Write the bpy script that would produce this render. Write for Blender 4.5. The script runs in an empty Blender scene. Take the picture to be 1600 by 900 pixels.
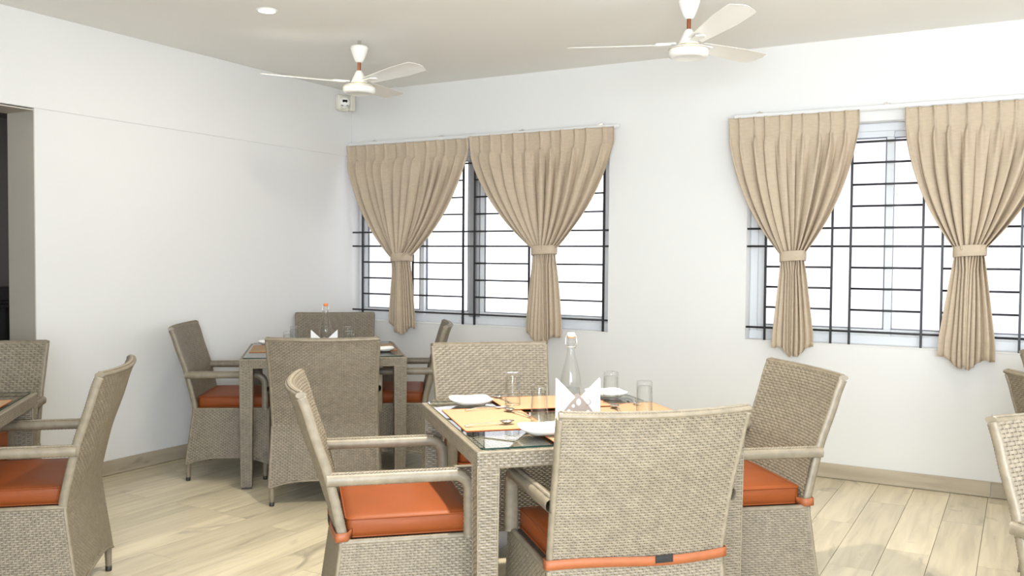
import bpy, math, random
import numpy as np
from mathutils import Vector, Matrix

rnd = random.Random(7)
scene = bpy.context.scene
col = scene.collection
PI = math.pi

# ------------------------------------------------------------------ camera, sky, light, exposure
CAM = np.array([4.836, -5.783, 1.35])
def cam_axes(yaw, pitch, roll):
    f = np.array([-math.sin(yaw)*math.cos(pitch), math.cos(yaw)*math.cos(pitch), math.sin(pitch)])
    r = np.array([math.cos(yaw), math.sin(yaw), 0.0]); u = np.cross(r, f)
    return r*math.cos(roll)+u*math.sin(roll), -r*math.sin(roll)+u*math.cos(roll), f
cr, cu, cf = cam_axes(math.radians(29.723), math.radians(-1.923), math.radians(0.4445))
cam_data = bpy.data.cameras.new('camera'); cam = bpy.data.objects.new('camera', cam_data); col.objects.link(cam)
cam_data.sensor_width = 36.0; cam_data.lens = 36.0*1400.5/1600.0
cam.matrix_world = Matrix(((cr[0], cu[0], -cf[0], CAM[0]), (cr[1], cu[1], -cf[1], CAM[1]), (cr[2], cu[2], -cf[2], CAM[2]), (0, 0, 0, 1)))
scene.camera = cam

world = bpy.data.worlds.new('sky'); scene.world = world; world.use_nodes = True
bg = world.node_tree.nodes['Background']
bg.inputs[0].default_value = (0.93, 0.96, 1.0, 1); bg.inputs[1].default_value = 2.0

def area(name, loc, rot, sx, sy, power, color, spread=None):
    l = bpy.data.lights.new(name, 'AREA'); l.shape = 'RECTANGLE'; l.size = sx; l.size_y = sy
    l.energy = power; l.color = color
    if spread: l.spread = spread
    o = bpy.data.objects.new(name, l); o.location = loc; o.rotation_euler = rot; col.objects.link(o); return o
# daylight through the wide windows behind the camera and on the right
area('daylight_rear', (5.5, -6.68, 1.45), (PI/2+.30, 0, 0), 2.6, 1.7, 165, (0.82, 0.91, 1.0))
area('daylight_right', (7.13, -4.4, 1.45), (PI/2+.25, 0, PI/2), 3.4, 1.7, 8, (0.88, 0.94, 1.0))
def downlight_or_fill(x, y, power):
    l = bpy.data.lights.new('downlight_or_fill', 'AREA'); l.shape = 'DISK'; l.size = 0.10; l.energy = power; l.color = (1.0, 0.93, 0.80); l.spread = math.radians(115)
    o = bpy.data.objects.new('downlight_or_fill', l); o.location = (x, y, 2.675); col.objects.link(o)
for x, y, p in ((3.2, -2.95, 22), (5.2, -3.1, 4), (4.75, -1.45, 3)):  # last one is an unseen fill added to brighten the right back wall
    downlight_or_fill(x, y, p)

scene.view_settings.view_transform = 'Standard'
scene.view_settings.look = 'None'
scene.view_settings.gamma = 1.0
scene.view_settings.use_curve_mapping = False
scene.view_settings.exposure = 0.93
scene.cycles.max_bounces = 10
scene.cycles.transparent_max_bounces = 16
scene.cycles.diffuse_bounces = 6
scene.cycles.sample_clamp_indirect = 6.0

# ------------------------------------------------------------------ materials
def new_mat(name):
    m = bpy.data.materials.new(name); m.use_nodes = True
    nt = m.node_tree; b = nt.nodes['Principled BSDF']
    return m, nt, b
def pmat(name, color, rough=0.5, metal=0.0, var=0.0, scale=8.0, bump=0.0, bscale=60.0, spec=0.5, stretch=(1, 1, 1), coat=0.0, sheen=0.0):
    m, nt, b = new_mat(name)
    b.inputs['Base Color'].default_value = (*color, 1); b.inputs['Roughness'].default_value = rough
    b.inputs['Metallic'].default_value = metal; b.inputs['Specular IOR Level'].default_value = spec
    b.inputs['Coat Weight'].default_value = coat; b.inputs['Sheen Weight'].default_value = sheen
    tc = nt.nodes.new('ShaderNodeTexCoord'); mp = nt.nodes.new('ShaderNodeMapping'); mp.inputs['Scale'].default_value = stretch
    nt.links.new(tc.outputs['Object'], mp.inputs[0])
    if var > 0:
        n = nt.nodes.new('ShaderNodeTexNoise'); n.inputs['Scale'].default_value = scale; n.inputs['Detail'].default_value = 4
        nt.links.new(mp.outputs[0], n.inputs['Vector'])
        r = nt.nodes.new('ShaderNodeValToRGB')
        r.color_ramp.elements[0].position = 0.3; r.color_ramp.elements[1].position = 0.7
        r.color_ramp.elements[0].color = (*[c*(1-var) for c in color], 1); r.color_ramp.elements[1].color = (*[min(1, c*(1+var)) for c in color], 1)
        nt.links.new(n.outputs['Fac'], r.inputs[0]); nt.links.new(r.outputs[0], b.inputs['Base Color'])
    if bump > 0:
        n2 = nt.nodes.new('ShaderNodeTexNoise'); n2.inputs['Scale'].default_value = bscale; n2.inputs['Detail'].default_value = 3
        nt.links.new(mp.outputs[0], n2.inputs['Vector'])
        bp = nt.nodes.new('ShaderNodeBump'); bp.inputs['Strength'].default_value = bump; bp.inputs['Distance'].default_value = 0.004
        nt.links.new(n2.outputs['Fac'], bp.inputs['Height']); nt.links.new(bp.outputs[0], b.inputs['Normal'])
    return m
def thin_glass(name, tint, ior=1.45, edge=0.0, rough=0.0):
    m, nt, b = new_mat(name); nt.nodes.remove(b)
    out = nt.nodes['Material Output']
    tr = nt.nodes.new('ShaderNodeBsdfTransparent'); gl = nt.nodes.new('ShaderNodeBsdfGlossy'); gl.inputs['Roughness'].default_value = rough
    f0 = ((ior-1)/(ior+1))**2
    lw0 = nt.nodes.new('ShaderNodeLayerWeight'); lw0.inputs[0].default_value = 0.5      # facing = 1 - cos
    pw = nt.nodes.new('ShaderNodeMath'); pw.operation = 'POWER'; pw.inputs[1].default_value = 5.0; nt.links.new(lw0.outputs['Facing'], pw.inputs[0])
    fr = nt.nodes.new('ShaderNodeMath'); fr.operation = 'MULTIPLY_ADD'; fr.inputs[1].default_value = 1-f0; fr.inputs[2].default_value = f0; nt.links.new(pw.outputs[0], fr.inputs[0])
    mx = nt.nodes.new('ShaderNodeMixShader')
    tr.inputs[0].default_value = (*tint, 1)
    if edge > 0:      # glass seen edge-on goes through more of it and looks darker
        lw = nt.nodes.new('ShaderNodeLayerWeight'); lw.inputs[0].default_value = 0.25
        cm = nt.nodes.new('ShaderNodeMix'); cm.data_type = 'RGBA'
        cm.inputs[6].default_value = (*tint, 1); cm.inputs[7].default_value = (*[t*(1-edge) for t in tint], 1)
        nt.links.new(lw.outputs['Facing'], cm.inputs[0]); nt.links.new(cm.outputs[2], tr.inputs[0])
    nt.links.new(fr.outputs[0], mx.inputs[0]); nt.links.new(tr.outputs[0], mx.inputs[1]); nt.links.new(gl.outputs[0], mx.inputs[2])
    nt.links.new(mx.outputs[0], out.inputs[0])
    return m

M = {}
M['wall'] = pmat('white_wall_paint', (0.68, 0.675, 0.66), 0.7, var=0.012, scale=1.5, bump=0.05, bscale=120, spec=0.2)
M['ceiling'] = pmat('warm_white_ceiling_paint', (0.80, 0.79, 0.755), 0.8, var=0.012, scale=1.2, bump=0.04, bscale=90, spec=0.1)
M['jamb_layer'] = pmat('greige_jamb_layer', (0.46, 0.425, 0.37), 0.7, var=0.03, scale=4)
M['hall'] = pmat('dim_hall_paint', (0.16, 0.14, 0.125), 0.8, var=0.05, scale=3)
M['rack'] = pmat('black_rack', (0.02, 0.018, 0.016), 0.5, var=0.2, scale=9)
M['wicker'] = pmat('taupe_synthetic_rattan', (0.194, 0.162, 0.115), 0.42, var=0.16, scale=38, bump=0.15, bscale=400, spec=0.5)
M['shade_backing'] = pmat('rattan_backing_shade_brown', (0.06, 0.048, 0.032), 0.7, var=0.15, scale=30)  # dark sheet behind the strands; shade of the gaps put in its colour
M['leather'] = pmat('burnt_orange_leatherette', (0.215, 0.052, 0.0115), 0.5, var=0.10, scale=5, bump=0.10, bscale=240, spec=0.22)
M['band'] = pmat('orange_strap', (0.27, 0.08, 0.026), 0.55, var=0.08, scale=30, bump=0.15, bscale=300)
M['velcro'] = pmat('black_hook_tape', (0.022, 0.022, 0.02), 0.95, var=0.5, scale=300, bump=0.5, bscale=900)
M['plastic_black'] = pmat('black_plastic', (0.02, 0.018, 0.015), 0.5, var=0.1)
M['curtain'] = pmat('beige_linen_curtain', (0.48, 0.39, 0.29), 0.85, var=0.05, scale=26, bump=0.25, bscale=500, spec=0.15, stretch=(1, 1, 3))
M['bar'] = pmat('black_painted_iron', (0.012, 0.012, 0.014), 0.45, var=0.2, scale=40)
M['frame'] = pmat('pale_grey_upvc', (0.66, 0.68, 0.70), 0.35, var=0.02, scale=6)
M['mullion'] = pmat('mid_grey_post', (0.30, 0.30, 0.31), 0.4, var=0.03, scale=6)  # post in a darker grey than the frames
M['gasket'] = pmat('grey_rubber_gasket', (0.10, 0.11, 0.13), 0.6, var=0.1)
M['fan'] = pmat('white_enamel', (0.82, 0.81, 0.77), 0.3, var=0.015, scale=4, coat=0.3)
M['rod'] = pmat('copper_brown_metal', (0.30, 0.10, 0.045), 0.35, 0.7, var=0.15, scale=30)
M['brass'] = pmat('gold_trim', (0.62, 0.45, 0.16), 0.3, 0.9, var=0.05)
M['steel'] = pmat('polished_steel', (0.72, 0.69, 0.66), 0.16, 1.0, var=0.06, scale=14)
M['satin'] = pmat('satin_taupe_metal', (0.27, 0.225, 0.20), 0.45, 0.1, var=0.06, scale=25)
M['china'] = pmat('white_porcelain', (0.86, 0.86, 0.85), 0.12, var=0.01, spec=0.6, coat=0.4)
M['paper'] = pmat('white_paper_napkin', (0.88, 0.88, 0.87), 0.9, var=0.02, scale=20, bump=0.15, bscale=260)
M['mat'] = pmat('tan_woven_placemat', (0.33, 0.225, 0.130), 0.75, var=0.10, scale=160, bump=0.3, bscale=500, spec=0.2, stretch=(1, 6, 1))
M['hem'] = pmat('red_brown_hem', (0.46, 0.12, 0.03), 0.7, var=0.1, scale=80)
M['ceramic'] = pmat('white_stopper_ceramic', (0.85, 0.84, 0.82), 0.2, var=0.01)
M['orange_rubber'] = pmat('orange_rubber_seal', (0.75, 0.25, 0.07), 0.5, var=0.05)
M['glass_edge'] = pmat('dark_green_glass_edge', (0.01, 0.035, 0.03), 0.1, var=0.2, scale=20)
M['glass_top'] = thin_glass('clear_table_glass', (0.90, 0.94, 0.92), 1.52)
M['glass'] = thin_glass('clear_tumbler_glass', (0.985, 0.99, 0.985), 1.42, edge=0.17)
M['water'] = thin_glass('still_water', (0.96, 0.975, 0.975), 1.2, edge=0.12)
M['exterior'] = pmat('pale_pink_plaster', (0.40, 0.365, 0.38), 0.9, var=0.04, scale=1.5)
M['grout'] = pmat('brown_grout', (0.16, 0.135, 0.10), 0.9, var=0.15, scale=30)
M['camera_white'] = pmat('cream_plastic', (0.70, 0.67, 0.58), 0.4, var=0.02)
M['camera_dark'] = pmat('dark_lens', (0.015, 0.015, 0.02), 0.15, var=0.1)
M['camera_grey'] = pmat('grey_plastic', (0.25, 0.24, 0.23), 0.4, var=0.1)

m, nt, b = new_mat('lit_diffuser')
b.inputs['Emission Color'].default_value = (1.0, 0.97, 0.9, 1); b.inputs['Emission Strength'].default_value = 25; M['lamp'] = m

# frosted pane: part clear, part scattering
m, nt, b = new_mat('frosted_window_pane'); nt.nodes.remove(b)
tr = nt.nodes.new('ShaderNodeBsdfTransparent'); tr.inputs[0].default_value = (0.95, 0.95, 0.96, 1)
tl = nt.nodes.new('ShaderNodeBsdfTranslucent'); tl.inputs[0].default_value = (0.9, 0.89, 0.9, 1)
gl = nt.nodes.new('ShaderNodeBsdfGlossy'); gl.inputs['Roughness'].default_value = 0.12
m1 = nt.nodes.new('ShaderNodeMixShader'); m1.inputs[0].default_value = 0.45
m2 = nt.nodes.new('ShaderNodeMixShader'); m2.inputs[0].default_value = 0.04
nt.links.new(tr.outputs[0], m1.inputs[1]); nt.links.new(tl.outputs[0], m1.inputs[2])
nt.links.new(m1.outputs[0], m2.inputs[1]); nt.links.new(gl.outputs[0], m2.inputs[2])
nt.links.new(m2.outputs[0], nt.nodes['Material Output'].inputs[0]); M['pane'] = m

# wood-look tile: grain runs along one axis, each tile has its own shade and offset
def wood_tile(name, axis, c_light, c_dark, c_knot, rough):
    m, nt, b = new_mat(name)
    geo = nt.nodes.new('ShaderNodeNewGeometry'); oi = nt.nodes.new('ShaderNodeObjectInfo')
    off = nt.nodes.new('ShaderNodeVectorMath'); off.operation = 'SCALE'; off.inputs[0].default_value = (13.0, 7.0, 3.0)
    nt.links.new(oi.outputs['Random'], off.inputs['Scale'])
    add = nt.nodes.new('ShaderNodeVectorMath'); add.operation = 'ADD'
    nt.links.new(geo.outputs['Position'], add.inputs[0]); nt.links.new(off.outputs[0], add.inputs[1])
    mp = nt.nodes.new('ShaderNodeMapping'); sc = [14, 14, 14]; sc[axis] = 1.1; mp.inputs['Scale'].default_value = sc
    nt.links.new(add.outputs[0], mp.inputs[0])
    n = nt.nodes.new('ShaderNodeTexNoise'); n.inputs['Scale'].default_value = 1.6; n.inputs['Detail'].default_value = 6; n.inputs['Distortion'].default_value = 0.6
    nt.links.new(mp.outputs[0], n.inputs['Vector'])
    rp = nt.nodes.new('ShaderNodeValToRGB')
    rp.color_ramp.elements[0].position = 0.32; rp.color_ramp.elements[0].color = (*c_dark, 1)
    rp.color_ramp.elements[1].position = 0.62; rp.color_ramp.elements[1].color = (*c_light, 1)
    nt.links.new(n.outputs['Fac'], rp.inputs[0])
    mp2 = nt.nodes.new('ShaderNodeMapping'); s2 = [7, 7, 7]; s2[axis] = 2.2; mp2.inputs['Scale'].default_value = s2
    nt.links.new(add.outputs[0], mp2.inputs[0])
    n2 = nt.nodes.new('ShaderNodeTexNoise'); n2.inputs['Scale'].default_value = 0.9; n2.inputs['Detail'].default_value = 5; n2.inputs['Distortion'].default_value = 1.4
    nt.links.new(mp2.outputs[0], n2.inputs['Vector'])
    k = nt.nodes.new('ShaderNodeMapRange'); k.inputs[1].default_value = 0.62; k.inputs[2].default_value = 0.76
    k.inputs[3].default_value = 0.0; k.inputs[4].default_value = 0.75
    nt.links.new(n2.outputs['Fac'], k.inputs[0])
    mx = nt.nodes.new('ShaderNodeMix'); mx.data_type = 'RGBA'; mx.inputs[7].default_value = (*c_knot, 1)
    nt.links.new(k.outputs[0], mx.inputs[0]); nt.links.new(rp.outputs[0], mx.inputs[6])
    hs = nt.nodes.new('ShaderNodeHueSaturation')
    mr = nt.nodes.new('ShaderNodeMapRange'); mr.inputs[3].default_value = 0.88; mr.inputs[4].default_value = 1.12
    nt.links.new(oi.outputs['Random'], mr.inputs[0]); nt.links.new(mr.outputs[0], hs.inputs['Value'])
    nt.links.new(mx.outputs[2], hs.inputs['Color']); nt.links.new(hs.outputs[0], b.inputs['Base Color'])
    b.inputs['Roughness'].default_value = rough
    bp = nt.nodes.new('ShaderNodeBump'); bp.inputs['Strength'].default_value = 0.08; bp.inputs['Distance'].default_value = 0.003
    nt.links.new(n.outputs['Fac'], bp.inputs['Height']); nt.links.new(bp.outputs[0], b.inputs['Normal'])
    return m
M['plank'] = wood_tile('oak_look_floor_tile', 1, (0.64, 0.56, 0.40), (0.49, 0.425, 0.30), (0.22, 0.19, 0.145), 0.28)
M['skirt_x'] = wood_tile('oak_look_skirting_tile', 0, (0.42, 0.36, 0.27), (0.33, 0.28, 0.205), (0.2, 0.165, 0.12), 0.4)
M['skirt_y'] = wood_tile('oak_look_skirting_tile_side', 1, (0.42, 0.36, 0.27), (0.33, 0.28, 0.205), (0.2, 0.165, 0.12), 0.4)

# ------------------------------------------------------------------ mesh helpers
class MB:
    """Collects verts and faces of ONE mesh; each added piece may use its own material slot."""
    def __init__(s): s.v = []; s.f = []; s.mi = []; s.sm = []; s.n = 0
    def add(s, verts, faces, mi=0, smooth=True):
        verts = np.asarray(verts, float).reshape(-1, 3)
        s.v.append(verts); off = s.n
        for f in faces: s.f.append(tuple(int(i)+off for i in f))
        s.mi += [mi]*len(faces); s.sm += [smooth]*len(faces); s.n += len(verts)
    def grid(s, P, mi=0, smooth=True, wrap_u=False, wrap_v=False):
        """P: array (nv, nu, 3)"""
        nv, nu = P.shape[:2]
        iu = np.arange(nu if wrap_u else nu-1); iv = np.arange(nv if wrap_v else nv-1)
        U, V = np.meshgrid(iu, iv); U = U.ravel(); V = V.ravel(); U1 = (U+1) % nu; V1 = (V+1) % nv
        F = np.stack([V*nu+U, V*nu+U1, V1*nu+U1, V1*nu+U], 1)
        s.add(P.reshape(-1, 3), F.tolist(), mi, smooth)
    def box(s, x0, x1, y0, y1, z0, z1, mi=0, bev=0.0):
        if bev <= 0:
            v = [(x, y, z) for z in (z0, z1) for y in (y0, y1) for x in (x0, x1)]
            s.add(v, [(0, 2, 3, 1), (4, 5, 7, 6), (0, 1, 5, 4), (2, 6, 7, 3), (0, 4, 6, 2), (1, 3, 7, 5)], mi, False); return
        b = min(bev, (x1-x0)*.49, (y1-y0)*.49, (z1-z0)*.49)
        rings = []
        for z, d in ((z0, b), (z0+b, 0), (z1-b, 0), (z1, b)):
            X0, X1, Y0, Y1 = x0+d, x1-d, y0+d, y1-d
            rings.append([(X0+b, Y0, z), (X1-b, Y0, z), (X1, Y0+b, z), (X1, Y1-b, z), (X1-b, Y1, z), (X0+b, Y1, z), (X0, Y1-b, z), (X0, Y0+b, z)])
        v = [p for r in rings for p in r]; f = []
        for k in range(3):
            for i in range(8): f.append((k*8+i, k*8+(i+1) % 8, (k+1)*8+(i+1) % 8, (k+1)*8+i))
        f.append(tuple(range(7, -1, -1))); f.append(tuple(range(24, 32)))
        s.add(v, f, mi, False)
    def prism(s, poly, z0, z1, mi=0, smooth=False):
        n = len(poly); v = [(x, y, z0) for x, y in poly]+[(x, y, z1) for x, y in poly]
        f = [tuple(range(n-1, -1, -1)), tuple(range(n, 2*n))]+[(i, (i+1) % n, n+(i+1) % n, n+i) for i in range(n)]
        s.add(v, f, mi, smooth)
    def lathe(s, prof, n=24, mi=0, center=(0, 0, 0), smooth=True):
        a = np.linspace(0, 2*PI, n, endpoint=False)
        P = np.array([[(r*math.cos(t), r*math.sin(t), z) for t in a] for r, z in prof])+np.array(center)
        s.grid(P, mi, smooth, wrap_u=True)
    def tube(s, path, ra, rb=None, n=8, mi=0, up=(0, 0, 1), ripple=0.0, caps=True, smooth=True, sq=2.0, radii=None):
        """tube along a polyline, superellipse section ra (sideways) x rb (along up)"""
        path = np.asarray(path, float); rb = ra if rb is None else rb
        T = np.gradient(path, axis=0); T /= np.linalg.norm(T, axis=1)[:, None]
        up = np.asarray(up, float); S = np.cross(T, up); S /= np.maximum(np.linalg.norm(S, axis=1)[:, None], 1e-9); B = np.cross(S, T)
        a = np.linspace(0, 2*PI, n, endpoint=False)
        ca = np.sign(np.cos(a))*np.abs(np.cos(a))**(2/sq); sa = np.sign(np.sin(a))*np.abs(np.sin(a))**(2/sq)
        k = np.ones(len(path)) if radii is None else np.asarray(radii, float)
        if ripple: k = k*np.where(np.arange(len(path)) % 2 == 0, 1.0, 1.0-ripple)
        P = path[:, None]+S[:, None]*(ca*ra)[None, :, None]*k[:, None, None]+B[:, None]*(sa*rb)[None, :, None]*k[:, None, None]
        off = s.n; s.grid(P, mi, smooth, wrap_u=True)
        if caps:
            L = len(path)
            s.f += [tuple(off+i for i in range(n-1, -1, -1)), tuple(off+(L-1)*n+i for i in range(n))]; s.mi += [mi]*2; s.sm += [False]*2
    def mesh(s, name, mats):
        me = bpy.data.meshes.new(name)
        me.from_pydata(np.concatenate(s.v).tolist(), [], s.f)
        for m in mats: me.materials.append(m)
        me.polygons.foreach_set('material_index', s.mi); me.polygons.foreach_set('use_smooth', s.sm); me.update()
        return me
    def obj(s, name, mats, parent=None, **props):
        return link(bpy.data.objects.new(name, s.mesh(name, mats if isinstance(mats, list) else [mats])), parent, **props)
def link(o, parent=None, **props):
    col.objects.link(o)
    if parent: o.parent = parent
    for k, v in props.items(): o[k] = v
    return o
def thing(name, label, cat, loc=(0, 0, 0), rz=0.0, group=None):
    o = bpy.data.objects.new(name, None); o.empty_display_size = 0.1; o.location = loc; o.rotation_euler = (0, 0, rz)
    link(o, None, label=label, category=cat)
    if group: o['group'] = group
    return o
def tag(o, label, cat, group=None):
    o['label'] = label; o['category'] = cat
    if group: o['group'] = group
    return o
def copy_tree(src, loc, rz, label, group=None, skip=()):
    r = src.copy(); col.objects.link(r); r.location = loc; r.rotation_euler = (0, 0, rz); r.scale = (1, 1, 1); r['label'] = label
    if group: r['group'] = group
    for ch in list(src.children):
        if ch.name.split('.')[0] in skip: continue
        c = ch.copy(); col.objects.link(c); c.parent = r
        for g in list(ch.children):
            d = g.copy(); col.objects.link(d); d.parent = c
    return r
def structure(mb, name, mats, parent=None): return mb.obj(name, mats, parent, kind='structure')
def seg(p, q, n): return [tuple(np.array(p)+(np.array(q)-np.array(p))*t) for t in np.linspace(0, 1, n)]

# woven rattan: every horizontal strand is a real strip that passes over and under the upright stakes
def weave(mb, P, ulen, vlen, side=1.0, mask=None, pitch=0.0130, row=0.0086, amp=0.0024, mi=0, shade_backing=1):
    ns = max(2, int(round(ulen/pitch))); nr = max(2, int(round(vlen/row)))
    us = np.linspace(0, 1, ns*2+1); rowh = 1.0/nr
    U, V = np.meshgrid(np.linspace(0, 1, max(3, ns//2+1)), np.linspace(0, 1, max(3, nr//3+1)))
    def nrm(U, V):
        e = 1e-3
        a = P(np.clip(U+e, 0, 1), V)-P(np.clip(U-e, 0, 1), V); b = P(U, np.clip(V+e, 0, 1))-P(U, np.clip(V-e, 0, 1))
        n = np.cross(a, b); return side*n/np.maximum(np.linalg.norm(n, axis=-1, keepdims=True), 1e-9)
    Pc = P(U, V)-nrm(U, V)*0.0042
    if mask is None: mb.grid(Pc, shade_backing, True)
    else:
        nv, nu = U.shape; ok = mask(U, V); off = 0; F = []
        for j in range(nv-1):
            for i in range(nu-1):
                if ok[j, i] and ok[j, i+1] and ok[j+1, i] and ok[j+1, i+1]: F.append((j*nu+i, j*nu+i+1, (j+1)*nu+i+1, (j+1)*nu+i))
        mb.add(Pc.reshape(-1, 3), F, shade_backing, True)
    # stakes
    for k in range(ns):
        uc = (k+.5)/ns; hw = 0.0026/ulen; vv = np.linspace(0, 1, max(3, nr//3+1))
        Us = np.stack([np.full_like(vv, uc-hw), np.full_like(vv, uc), np.full_like(vv, uc+hw)], 1); Vs = np.repeat(vv[:, None], 3, 1)
        Q = P(Us, Vs)+nrm(Us, Vs)*np.array([-0.0022, -0.0002, -0.0022])[None, :, None]
        if mask is None: mb.grid(Q, mi, True)
        else:
            ok = mask(Us, Vs).all(1)
            F = [(j*3+a, j*3+a+1, j*3+a+4, j*3+a+3) for j in range(len(vv)-1) if ok[j] and ok[j+1] for a in (0, 1)]
            mb.add(Q.reshape(-1, 3), F, mi, True)
    # strands
    x = us*ns                                        # stake k sits at k + 0.5
    verts = []; faces = []
    for r in range(nr):
        vc = (r+.5)*rowh; par = r % 2
        wv = np.cos(PI*(x-.5+par))                   # +1 over the stake, -1 under it
        Us = np.repeat(us[:, None], 3, 1); Vs = np.stack([np.full_like(us, vc-rowh*.44), np.full_like(us, vc), np.full_like(us, vc+rowh*.44)], 1)
        off = amp*wv[:, None]+np.array([-0.0013, 0.0006, -0.0013])[None, :]
        Q = P(Us, Vs)+nrm(Us, Vs)*off[..., None]
        n0 = len(us)
        if mask is None: mb.grid(Q, mi, True)
        else:
            ok = mask(Us, Vs).all(1)
            F = [(j*3+a, j*3+a+3, j*3+a+4, j*3+a+1) for j in range(n0-1) if ok[j] and ok[j+1] for a in (0, 1)]
            mb.add(Q.reshape(-1, 3), F, mi, True)

# ------------------------------------------------------------------ room shell
H = 2.70; XR, YB = 7.2, -6.75
W1 = (0.0, 2.31, 0.832, 2.19); W2 = (3.275, 4.95, 0.832, 2.19)      # window openings in the back wall
mb = MB()
xs = [-0.24, W1[0], W1[1], W2[0], W2[1], XR+.2]
mb.box(-0.24, XR+.2, 0, .22, 0, W1[2]); mb.box(-0.24, XR+.2, 0, .22, W1[3], H)
mb.box(-0.24, 0, 0, .22, W1[2], W1[3]); mb.box(W1[1], W2[0], 0, .22, W1[2], W1[3]); mb.box(W2[1], XR+.2, 0, .22, W1[2], W1[3])
structure(mb, 'wall_back', M['wall'])
OY0, OY1, OZ = -4.30, -2.728, 2.160                                   # doorway in the left wall
mb = MB()
mb.box(-.24, 0, OY1, 0, 0, OZ+.008); mb.box(-.24, 0, YB, OY0, 0, OZ+.008)
structure(mb, 'wall_left', M['wall'])
mb = MB(); mb.box(-.24, .006, YB, 0, OZ+.008, H, bev=0.003); structure(mb, 'trim_1', M['wall'])    # beam proud of the wall over the doorway
mb = MB(); mb.box(-.245, .002, OY1-.006, OY1, 0, OZ); mb.box(-.245, .002, OY0, OY1-.006, OZ-.006, OZ+.001); mb.box(-.245, .002, OY0, OY0+.006, 0, OZ-.006)
structure(mb, 'trim_2', M['jamb_layer'])                                    # thin greige layer, darker than the wall, over jambs and head
mb = MB()
mb.box(XR, XR+.2, YB, -6.2, 0, H); mb.box(XR, XR+.2, -2.5, 0, 0, H); mb.box(XR, XR+.2, -6.2, -2.5, 0, .5); mb.box(XR, XR+.2, -6.2, -2.5, 2.5, H)
structure(mb, 'wall_right', M['wall'])
mb = MB()
mb.box(-.24, 3.9, YB-.2, YB, 0, H); mb.box(3.9, XR+.2, YB-.2, YB, 0, .5); mb.box(3.9, XR+.2, YB-.2, YB, 2.5, H)
structure(mb, 'wall_rear', M['wall'])
mb = MB(); mb.box(-.24, XR+.2, YB-.2, .22, H, H+.15); structure(mb, 'ceiling', M['ceiling'])
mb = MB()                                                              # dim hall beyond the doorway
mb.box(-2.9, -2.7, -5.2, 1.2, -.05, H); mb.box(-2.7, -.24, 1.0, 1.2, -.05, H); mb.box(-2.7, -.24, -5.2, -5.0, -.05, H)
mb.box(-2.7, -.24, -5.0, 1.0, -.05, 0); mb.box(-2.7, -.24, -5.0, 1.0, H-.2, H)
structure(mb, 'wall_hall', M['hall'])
mb = MB(); mb.box(1.7, 9.5, 3.0, 3.2, -.5, 6.0); structure(mb, 'wall_exterior', M['exterior'])

# floor of wood-look tiles
mb = MB(); mb.box(-.24, XR+.2, YB-.2, .2, -.12, -.006); floor = structure(mb, 'floor', M['grout'])
PW, PL, X0 = 0.1935, 1.20, 1.591
mb = MB(); g = 0.0012
mb.box(g, PW-g, g/PL, 1-g/PL, -.006, 0.0)
plank_me = mb.mesh('plank', [M['plank']])
known = {-1: -3.10, 0: -2.527, -2: -2.492, -4: -2.476, 14: -1.294, 15: -.646, 13: -.45, 12: -.95, 11: -.35, 1: -3.5}
rest = MB()
def plank_cells(k, x):
    j = known.get(k, -rnd.uniform(0, PL)); y = j+math.ceil((0-j)/PL)*PL
    while y > YB:
        a, b2 = max(y-PL, YB), min(y, 0.0)
        if b2-a > 0.02: yield a, b2
        y -= PL
nplank = 0
for k in range(-9, 34):
    x = X0+k*PW
    for a, b2 in plank_cells(k, x):
        if x < 5.45 and a > -7.2:
            o = bpy.data.objects.new('plank', plank_me); link(o, floor); o.location = (x, a, 0); o.scale = (1, b2-a, 1); nplank += 1
        else:
            rest.box(x+g, min(XR, x+PW-g), a+g, b2-g, -.006, 0)
rest.obj('plank_field', M['plank'], floor, kind='stuff')

# skirting tiles
def skirting(name, axis, edges, mat):
    root = None
    for i, (a, b2) in enumerate(zip(edges[:-1], edges[1:])):
        mb = MB()
        if axis == 0: mb.box(a+.0012, b2-.0012, -.013, 0, .003, .092, bev=.002)
        else: mb.box(0, .013, a+.0012, b2-.0012, .003, .092, bev=.002)
        if root is None:
            root = bpy.data.objects.new(name, None); link(root, None, kind='structure')
        mb.obj('skirting_tile', mat, root)
    return root
skirting('baseboard_back', 0, [0.0, 1.1, 2.3, 3.5, 4.70, 5.9, 7.1, 7.2], M['skirt_x'])
skirting('baseboard_left', 1, [-2.728, -2.45, -1.25, -.05], M['skirt_y'])

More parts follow.
